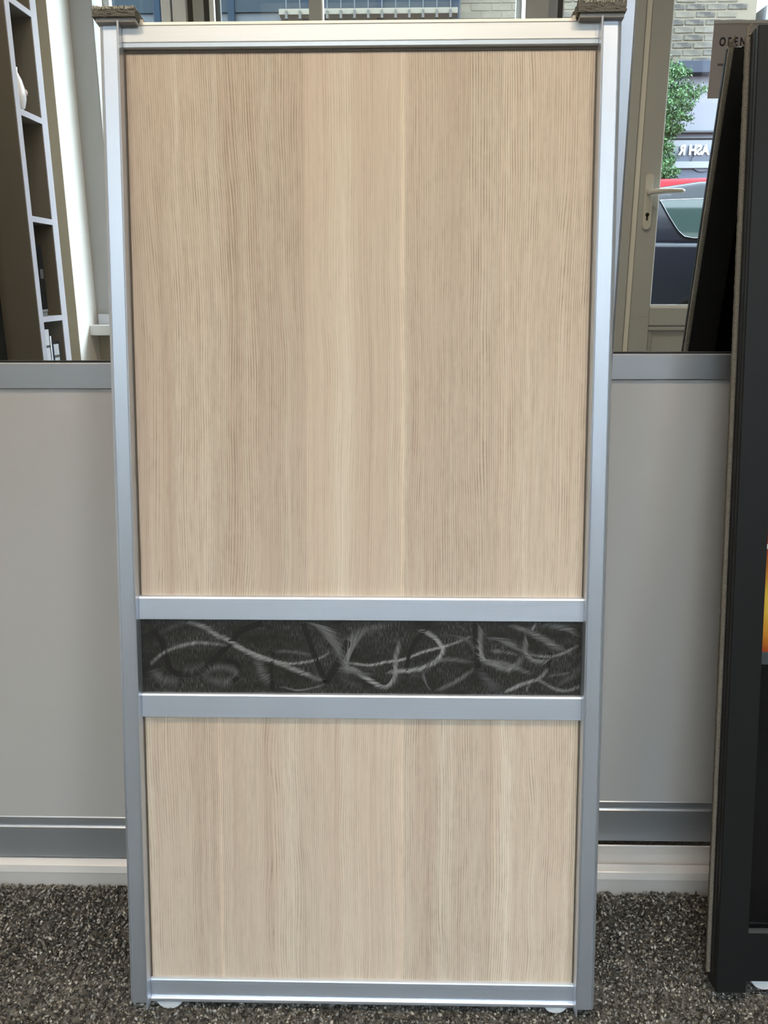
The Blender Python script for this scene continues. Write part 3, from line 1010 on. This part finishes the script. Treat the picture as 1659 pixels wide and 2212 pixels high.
def book(label, y0, y1, z1, cover, name='book', band=None, depth=0.17, front=-1.20):
    b = empty(name, (front, (y0 + y1) / 2, 0.3845))
    tag(b, label, 'book')
    h = (y1 - y0) / 2
    obj('cover', boxes((-depth, 0, -h, -h + 0.0022, 0, z1 - 0.3845), (-depth, 0, h - 0.0022, h, 0, z1 - 0.3845), (-0.0025, 0.0, -h, h, 0, z1 - 0.3845)), cover, b)
    box('pages', (-depth + 0.004, -0.003, -h + 0.0024, h - 0.0024, 0.003, z1 - 0.3845 - 0.004), PAPER, b)
    if band:
        box('spine_band', (0.0, 0.0006, -h, h, z1 - 0.3845 - band[0], z1 - 0.3845 - band[1]), band[2], b)


book('white ring binder leftmost on the lower shelf in the left mirror', -0.886, -0.834, 0.655, mat('white_binder', (0.62, 0.64, 0.68), 0.4), 'ring_binder', (0.060, 0.052, GASKET), 0.24)
book('thin bright white book right of the ring binder', -0.902, -0.888, 0.632, mat('bright_white_cover', (0.88, 0.90, 0.92), 0.4))
book('slim dark blue book between the two white books', -0.911, -0.903, 0.608, mat('navy_cover', (0.03, 0.07, 0.17), 0.4))
book('pale grey book with a dark band, rightmost on the lower shelf', -0.958, -0.912, 0.602, mat('pale_grey_cover', (0.50, 0.52, 0.55), 0.4), 'book', (0.045, 0.036, GASKET))
book('dark slip-cased book behind the grey banded book', -0.968, -0.959, 0.612, mat('charcoal_cover', (0.04, 0.045, 0.05), 0.4))

# ------------------------------------------------------------------ street
KS = 0.42            # outdoor colours darkened to hold the street down under the bright sky


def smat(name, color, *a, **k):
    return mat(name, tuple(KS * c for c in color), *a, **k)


GZ = 0.04
ASPHALT = smat('asphalt', (0.09, 0.09, 0.095), 0.9)
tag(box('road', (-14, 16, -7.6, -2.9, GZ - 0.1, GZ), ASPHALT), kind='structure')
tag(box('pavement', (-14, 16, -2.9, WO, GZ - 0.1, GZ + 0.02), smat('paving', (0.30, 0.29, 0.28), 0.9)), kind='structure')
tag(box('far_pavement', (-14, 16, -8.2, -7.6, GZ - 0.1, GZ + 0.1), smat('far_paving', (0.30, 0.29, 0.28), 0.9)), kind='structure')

# brick fronted building across the road
BY = -8.2
bb = empty('brick_building', (2.0, BY, GZ))
tag(bb, 'pale brick building with white shopfront across the road seen in the right mirror', 'building')
MORTAR = smat('pale_mortar', (0.24, 0.21, 0.155), 0.95)


def bbx(name, b, m, bevel=0, root=bb):
    x0, x1, y0, y1, z0, z1 = b
    l = root.location
    return box(name, (x0 - l.x, x1 - l.x, y0 - l.y, y1 - l.y, z0 - l.z, z1 - l.z), m, root, bevel)


bbx('upper_wall', (0.62, 3.84, BY - 3, BY - 0.02, 3.10, 5.9), MORTAR)
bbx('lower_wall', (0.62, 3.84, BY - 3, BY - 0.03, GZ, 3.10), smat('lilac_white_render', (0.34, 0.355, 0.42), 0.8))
LEAD = smat('grey_lead', (0.045, 0.053, 0.075), 0.7, 0, 0.1)
bbx('lead_canopy', (0.62, 3.0, BY - 0.1, BY + 0.10, 3.03, 3.12), LEAD, 0.006)
bbx('lead_canopy', (3.0, 3.84, BY - 0.1, BY + 0.14, 3.02, 3.14), smat('lighter_lead', (0.065, 0.078, 0.11), 0.7, 0, 0.1), 0.006)
bbx('cornice', (0.62, 3.84, BY - 0.03, BY + 0.05, 2.43, 2.45), smat('dark_cornice', (0.07, 0.075, 0.09), 0.6))
bbx('cornice', (0.62, 3.84, BY - 0.03, BY + 0.02, 2.375, 2.385), smat('dark_cornice_low', (0.12, 0.125, 0.15), 0.6))
SHOPGL = smat('shop_window_glass', (0.22, 0.25, 0.33), 0.08, 0, 0.6)
bbx('shop_window', (2.0, 3.75, BY - 0.03, BY - 0.01, 0.9, 2.36), SHOPGL)
bbx('window_transom', (2.0, 3.75, BY - 0.03, BY + 0.03, 2.06, 2.13), smat('pale_transom', (0.42, 0.45, 0.50), 0.5), 0.004)
LET = smat('white_sign_letters', (0.85, 0.87, 0.85), 0.5)
# shop lettering, reads normally from the street
tx = text_obj('lettering', 'ASH R', 0.142, (0, 0, 0), (PI / 2, 0, PI), LET, bb, 0.004, 0.0065)
tx.location = (3.455 - 2.0, 0.02, 2.205 - GZ)
tx.scale = (0.86, 1, 1)
bm = bmesh.new()
cyl(bm, (3.40, 2.13 - GZ), 0.13, 'y', 0.004, 0.012, 30)
for v in bm.verts: v.co.x -= 2.0; v.co.z = (2.12 - GZ) + (v.co.z - (2.12 - GZ)) * 0.8
obj('window_roundel', bm, smat('slate_roundel', (0.12, 0.14, 0.20), 0.6), bb)
# individual bricks
BRK = []
for i, (c, lo) in enumerate((((0.115, 0.103, 0.086), 0), ((0.06, 0.055, 0.050), 0), ((0.17, 0.15, 0.11), 0), ((0.15, 0.135, 0.105), 0))):
    m_ = smat('brick_tone_%s' % ('grey', 'dark', 'cream', 'buff')[i], c, 0.9)
    q = N(m_)
    f = q.noise(q.coord('Object'), 14, 4, 0.65)
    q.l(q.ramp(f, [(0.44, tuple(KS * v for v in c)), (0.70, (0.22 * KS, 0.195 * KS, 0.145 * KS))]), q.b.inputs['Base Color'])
    BRK.append(m_)
BM = []
for k, m_ in enumerate(BRK):
    bm = boxes((-0.105, 0.105, -0.03, 0.012, -0.030, 0.030))
    bmesh.ops.bevel(bm, geom=bm.edges[:], offset=0.006, segments=1, affect='EDGES')
    for v in bm.verts: v.co += Vector((random.uniform(-.004, .004), 0, random.uniform(-.003, .003)))
    bmesh.ops.recalc_face_normals(bm, faces=bm.faces[:])
    me = bpy.data.meshes.new('brick')
    bm.to_mesh(me); bm.free()
    me.materials.append(m_)
    BM.append(me)
row = 0
z = 3.175
while z < 4.55:
    off = 0.1125 * (row % 2)
    x = 1.72 + off
    while x < 3.74:
        me = random.choices(BM, (4, 5, 2, 3))[0]
        o = bpy.data.objects.new('brick', me)
        o.location = (x - 2.0, -0.022 + random.uniform(-0.004, 0.006), z - GZ)
        o.rotation_euler = (0, random.uniform(-0.015, 0.015), 0)
        link(o, bb)
        x += 0.225
    z += 0.075
    row += 1
bm = boxes(*[(0.62 + 0.225 * i + 0.1125 * (j % 2) - 2.0, 0.62 + 0.225 * i + 0.1125 * (j % 2) + 0.212 - 2.0, -0.03, -0.012, 3.145 + 0.075 * j - GZ, 3.145 + 0.075 * j + 0.062 - GZ)
             for i in range(4) for j in range(19)] +
            [(0.62 + 0.225 * i + 0.1125 * (j % 2) - 2.0, 0.62 + 0.225 * i + 0.1125 * (j % 2) + 0.212 - 2.0, -0.03, -0.012, 4.575 + 0.075 * j - GZ, 4.575 + 0.075 * j + 0.062 - GZ)
             for i in range(14) for j in range(17)])
fbk = obj('brickwork', bm, BRK[2], bb)
tag(fbk, kind='stuff')

# dark blue glazed building, left part of the street
gb = empty('glazed_building', (-3, BY + 0.3, GZ))
tag(gb, 'dark blue glazed building front across the road seen above the oak sample door', 'building')
PANE = smat('dark_blue_pane', (0.012, 0.026, 0.038), 0.3, 0, 0.1)


def gbx(name, b, m, bevel=0): return bbx(name, b, m, bevel, gb)


gbx('facade', (-9, 0.60, BY - 3, BY + 0.30, GZ, 4.15), smat('dark_blue_cladding', (0.015, 0.03, 0.045), 0.6))
for k in range(12):
    x = -8.9 + k * 0.79
    gbx('window_pane', (x, x + 0.72, BY + 0.30, BY + 0.33, 3.58, 4.05), PANE)
    gbx('glazing_bar', (x + 0.72, x + 0.79, BY + 0.28, BY + 0.36, 3.45, 4.08), smat('navy_bar', (0.015, 0.03, 0.05), 0.7, 0, 0.1))
STONE = smat('cream_stone', (0.20, 0.185, 0.14), 0.85)
gbx('sill_course', (-1.3, 0.56, BY + 0.30, BY + 0.50, 3.505, 3.56), STONE, 0.004)
for k in range(13):
    x = -1.22 + k * 0.142
    gbx('sill_bracket', (x - 0.013, x + 0.013, BY + 0.45, BY + 0.53, 3.46, 3.535), smat('dark_bracket', (0.04, 0.04, 0.035), 0.7))
    gbx('rod', (x - 0.003, x + 0.003, BY + 0.505, BY + 0.511, 3.56, 3.80 - 0.05 * (k % 3)), smat('pale_rod', (0.10, 0.12, 0.135), 0.5))

# two more frontages so the street goes on past the window
sb = empty('rendered_building', (7, BY, GZ))
tag(sb, 'pale rendered house further along the road beyond the brick building', 'building')
bbx('wall', (3.95, 16, BY - 3, BY - 0.02, GZ, 3.72), smat('pale_blue_render', (0.33, 0.35, 0.38), 0.8), 0, sb)
for k in range(5):
    f_ = bbx('window', (5.4 + k * 2, 6.3 + k * 2, BY - 0.02, BY + 0.03, 1.0, 2.2), smat('house_frame', (0.4, 0.4, 0.42), 0.5), 0, sb)
    l = sb.location
    box('pane', (5.45 + k * 2 - l.x, 6.25 + k * 2 - l.x, 0.03, 0.035, 1.05 - GZ, 2.15 - GZ), SHOPGL, f_)


# ------------------------------------------------------------------ cars
def make_car(label, x_rear, yside, paint, roof_z, scale=1.0, flip=1):
    """side-on car; the side facing the shop lies at y = yside, the nose points to +x (flip=-1: to -x)"""
    root = empty('car', (x_rear, yside, GZ))
    tag(root, label, 'car')
    H = roof_z - GZ
    belt = H * 0.72
    X = lambda x: x * scale * flip
    Wd = 1.62
    body = [(0.03, 0.32), (0.0, 0.55), (0.05, belt - 0.12), (0.10, belt), (3.15, belt - 0.03), (3.9, belt - 0.16), (4.18, belt - 0.32), (4.25, 0.5), (4.2, 0.28)]
    arches = []
    for cx_ in (3.42, 0.82):
        arches.append([(cx_ + 0.36 * math.cos(a), 0.30 + 0.375 * math.sin(a)) for a in [PI * k / 14 for k in range(15)]])
    prof = body + [(3.80, 0.24)] + arches[0] + [(3.04, 0.22), (1.20, 0.22)] + arches[1] + [(0.44, 0.26)]
    # rounded shoulder: side slab, then an inset band up to the belt
    bm = bmesh.new()
    def zcut(p): return (p[0], p[1])
    n = len(prof)
    ys = [(0.05, 1.0, 1.0), (0.0, 0.995, 0.90), (0.0, 0.995, 0.0)]
    rings = []
    for yy, inset in ((-0.0, 0), (-Wd, 0)):
        rings.append([bm.verts.new((X(p[0]), yy - (0.045 if (p[1] > belt - 0.2 and False) else 0) * (1 if yy == 0 else -1), p[1])) for p in prof])
    bm.faces.new(rings[0]); bm.faces.new(rings[1])
    for i in range(n):
        bm.faces.new((rings[0][i], rings[0][(i + 1) % n], rings[1][(i + 1) % n], rings[1][i]))
    obj('body', bm, paint, root, 0.05, True, 4)
    # greenhouse
    bm = bmesh.new()
    gh0 = [(0.14, belt - 0.02), (3.05, belt - 0.04)]
    top = [(0.42, H - 0.06), (0.75, H - 0.015), (1.5, H), (1.95, H - 0.03), (2.25, H - 0.09)]
    prof2 = [gh0[0]] + top + [gh0[1]]
    r0, r1 = [], []
    for p in prof2:
        k = (p[1] - belt) / (H - belt)
        k = max(0, min(1, k))
        r0.append(bm.verts.new((X(p[0]), -0.05 - 0.14 * k, p[1])))
        r1.append(bm.verts.new((X(p[0]), -Wd + 0.05 + 0.14 * k, p[1])))
    n2 = len(prof2)
    bm.faces.new(r0); bm.faces.new(r1)
    for i in range(n2):
        bm.faces.new((r0[i], r0[(i + 1) % n2], r1[(i + 1) % n2], r1[i]))
    obj('cabin', bm, paint, root, 0.04, True, 4)
    return root, belt, H, Wd, X


def car_details(root, belt, H, Wd, X, tint, panes):
    CH = CHROME
    for poly in panes:
        bm = bmesh.new()
        lo = belt
        vv = []
        for (x, z_) in poly:
            k = max(0, min(1, (z_ - belt) / (H - belt)))
            vv.append(bm.verts.new((X(x), -0.05 - 0.14 * k + 0.005, z_)))
        bm.faces.new(vv)
        r = bmesh.ops.extrude_face_region(bm, geom=bm.faces[:])
        for e in r['geom']:
            if isinstance(e, bmesh.types.BMVert): e.co.y += 0.004
        pn = obj('side_window', bm, tint, root)
        bm = bmesh.new()
        pts = [(X(x), -0.05 - 0.14 * max(0, min(1, (z_ - belt) / (H - belt))) + 0.010, z_) for x, z_ in poly]
        tube(bm, pts + [pts[0]], [0.0024] * (len(pts) + 1), 6)
        obj('window_trim', bm, CH, pn)
    for cx_ in (3.42, 0.82):
        bm = bmesh.new()
        cyl(bm, (X(cx_), 0.30), 0.31, 'y', -0.24, -0.02, 36)
        wh = obj('wheel', bm, RUBBER, root, 0.02)
        bm = bmesh.new()
        cyl(bm, (X(cx_), 0.30), 0.20, 'y', -0.03, -0.008, 24)
        obj('hub_cap', bm, ALU, wh)
        bm = bmesh.new()
        cyl(bm, (X(cx_), 0.30), 0.31, 'y', -Wd + 0.02, -Wd + 0.24, 24)
        obj('wheel', bm, RUBBER, root, 0.02)
    obj('tail_lamp', boxes((min(X(0.02), X(0.10)), max(X(0.02), X(0.10)), -0.16, 0.004, belt - 0.30, belt - 0.10)), smat('red_lamp', (0.35, 0.01, 0.01), 0.2), root, 0.01)
    obj('head_lamp', boxes((min(X(4.0), X(4.17)), max(X(4.0), X(4.17)), -0.25, 0.004, belt - 0.42, belt - 0.30)), mat('clear_lamp', (0.7, 0.7, 0.72), 0.1), root, 0.01)
    obj('door_handle', boxes((min(X(1.15), X(1.33)), max(X(1.15), X(1.33)), 0, 0.02, belt - 0.10, belt - 0.07)), CH, root, 0.004)


CHROME = mat('chrome_trim', (0.75, 0.76, 0.80), 0.2, 1.0)
NAVY = smat('dark_navy_car_paint', (0.010, 0.013, 0.026), 0.22, 0, 0.25, 0.08, 0.03)
REDP = smat('red_car_paint', (0.75, 0.02, 0.035), 0.5, 0, 0.12, 0.0)
SILV = smat('silver_green_car_paint', (0.20, 0.26, 0.24), 0.35, 0.2, 0.5, 1.0, 0.03)
TINT = smat('green_tinted_car_glass', (0.05, 0.09, 0.08), 0.04, 0, 0.5)
args = make_car('dark navy car parked outside the entrance door seen in the right mirror', 1.18, -3.6, NAVY, 1.455)
wx = lambda v: [(a - 1.18, b - GZ) for a, b in v]
car_details(*args, TINT, [wx([(1.665, 1.319), (1.725, 1.21), (1.775, 1.13), (1.815, 1.092), (1.87, 1.082), (2.80, 1.078), (2.80, 1.33), (2.15, 1.335)]),
                          wx([(2.86, 1.078), (3.92, 1.07), (3.42, 1.31), (2.86, 1.33)])])
rr = bmesh.new()
tube(rr, [(0.50, -0.20, 1.295), (0.9, -0.185, 1.335), (1.5, -0.185, 1.350), (2.1, -0.20, 1.31)], [0.012, 0.016, 0.016, 0.012], 10)
obj('roof_rail', rr, BLACK_METAL, args[0], smooth=True)
a2 = make_car('red car parked behind the dark navy car, only its roof showing', 1.25, -5.42, REDP, 1.672)
car_details(*a2, TINT, [[(0.6, 1.22), (1.9, 1.22), (1.9, 1.47), (0.9, 1.47)], [(2.0, 1.22), (2.8, 1.22), (2.3, 1.45), (2.0, 1.47)]])

# ------------------------------------------------------------------ tree
tr = empty('small_tree', (2.46, -7.60, GZ))
tag(tr, 'leafy green small tree standing in front of the white shopfront', 'tree')
bm = bmesh.new()
tube(bm, [(0, 0, 0), (0.03, 0, 0.8), (-0.02, 0.02, 1.6), (0.02, 0, 2.3), (0.0, 0, 2.9)], [0.06, 0.05, 0.04, 0.025, 0.008], 12)
obj('trunk', bm, smat('grey_bark', (0.10, 0.085, 0.065), 0.9), tr, smooth=True)
br_dirs = []
random.seed(5)
bm = bmesh.new()
for k in range(120):
    z0_ = 1.62 + 1.36 * (k / 120) + random.uniform(-0.05, 0.05)
    a = k * 2.4
    ln = float(np.interp(z0_, [1.5, 1.90, 2.20, 2.45, 2.72, 3.0], [0.58, 0.52, 0.38, 0.58, 0.72, 0.34])) * random.uniform(0.8, 1.06)
    d = Vector((math.cos(a), 0.55 * math.sin(a), 0.12 + random.uniform(-0.05, 0.25)))
    p0 = Vector((0, 0, z0_ - 0.1))
    p2 = p0 + d * ln
    p1 = (p0 + p2) / 2 + Vector((0, 0, 0.03))
    tube(bm, [p0, p1, p2], [0.012, 0.008, 0.002], 5)
    br_dirs.append((p0, p1, p2))
obj('branches', bm, smat('green_twig', (0.09, 0.11, 0.05), 0.8), tr)['kind'] = 'stuff'
ML_ = 62000
ids = rng.integers(0, len(br_dirs), ML_)
tt_ = rng.uniform(0.25, 1.06, ML_)
P0 = np.array([list(br_dirs[i][0]) for i in ids]); P2 = np.array([list(br_dirs[i][2]) for i in ids])
spread_ = (0.11 * (1.15 - tt_))[:, None]
C_ = P0 + (P2 - P0) * tt_[:, None] + rng.normal(size=(ML_, 3)) * np.maximum(spread_, 0.022)
ax = rng.normal(size=(ML_, 3)); ax /= np.linalg.norm(ax, axis=1)[:, None]
bx = np.cross(ax, rng.normal(size=(ML_, 3))); bx /= np.linalg.norm(bx, axis=1)[:, None]
ls = rng.uniform(0.011, 0.022, ML_)[:, None]
nrm = np.cross(ax, bx)
V = np.empty((ML_, 4, 3))
V[:, 0] = C_ - ax * ls; V[:, 1] = C_ + bx * ls * .42 + nrm * ls * .12; V[:, 2] = C_ + ax * ls; V[:, 3] = C_ - bx * ls * .42 + nrm * ls * .12
F = (np.arange(ML_)[:, None] * 4 + np.array([[0, 1, 2, 3]]))
l_ = rng.uniform(0.5, 1.5, ML_)
tcol = KS * np.c_[0.10 * l_, 0.24 * l_, 0.075 * l_]
fo = raw_mesh('foliage', V.reshape(-1, 3), F, LEAF, tr, np.repeat(tcol, 4, axis=0))
tag(fo, kind='stuff')
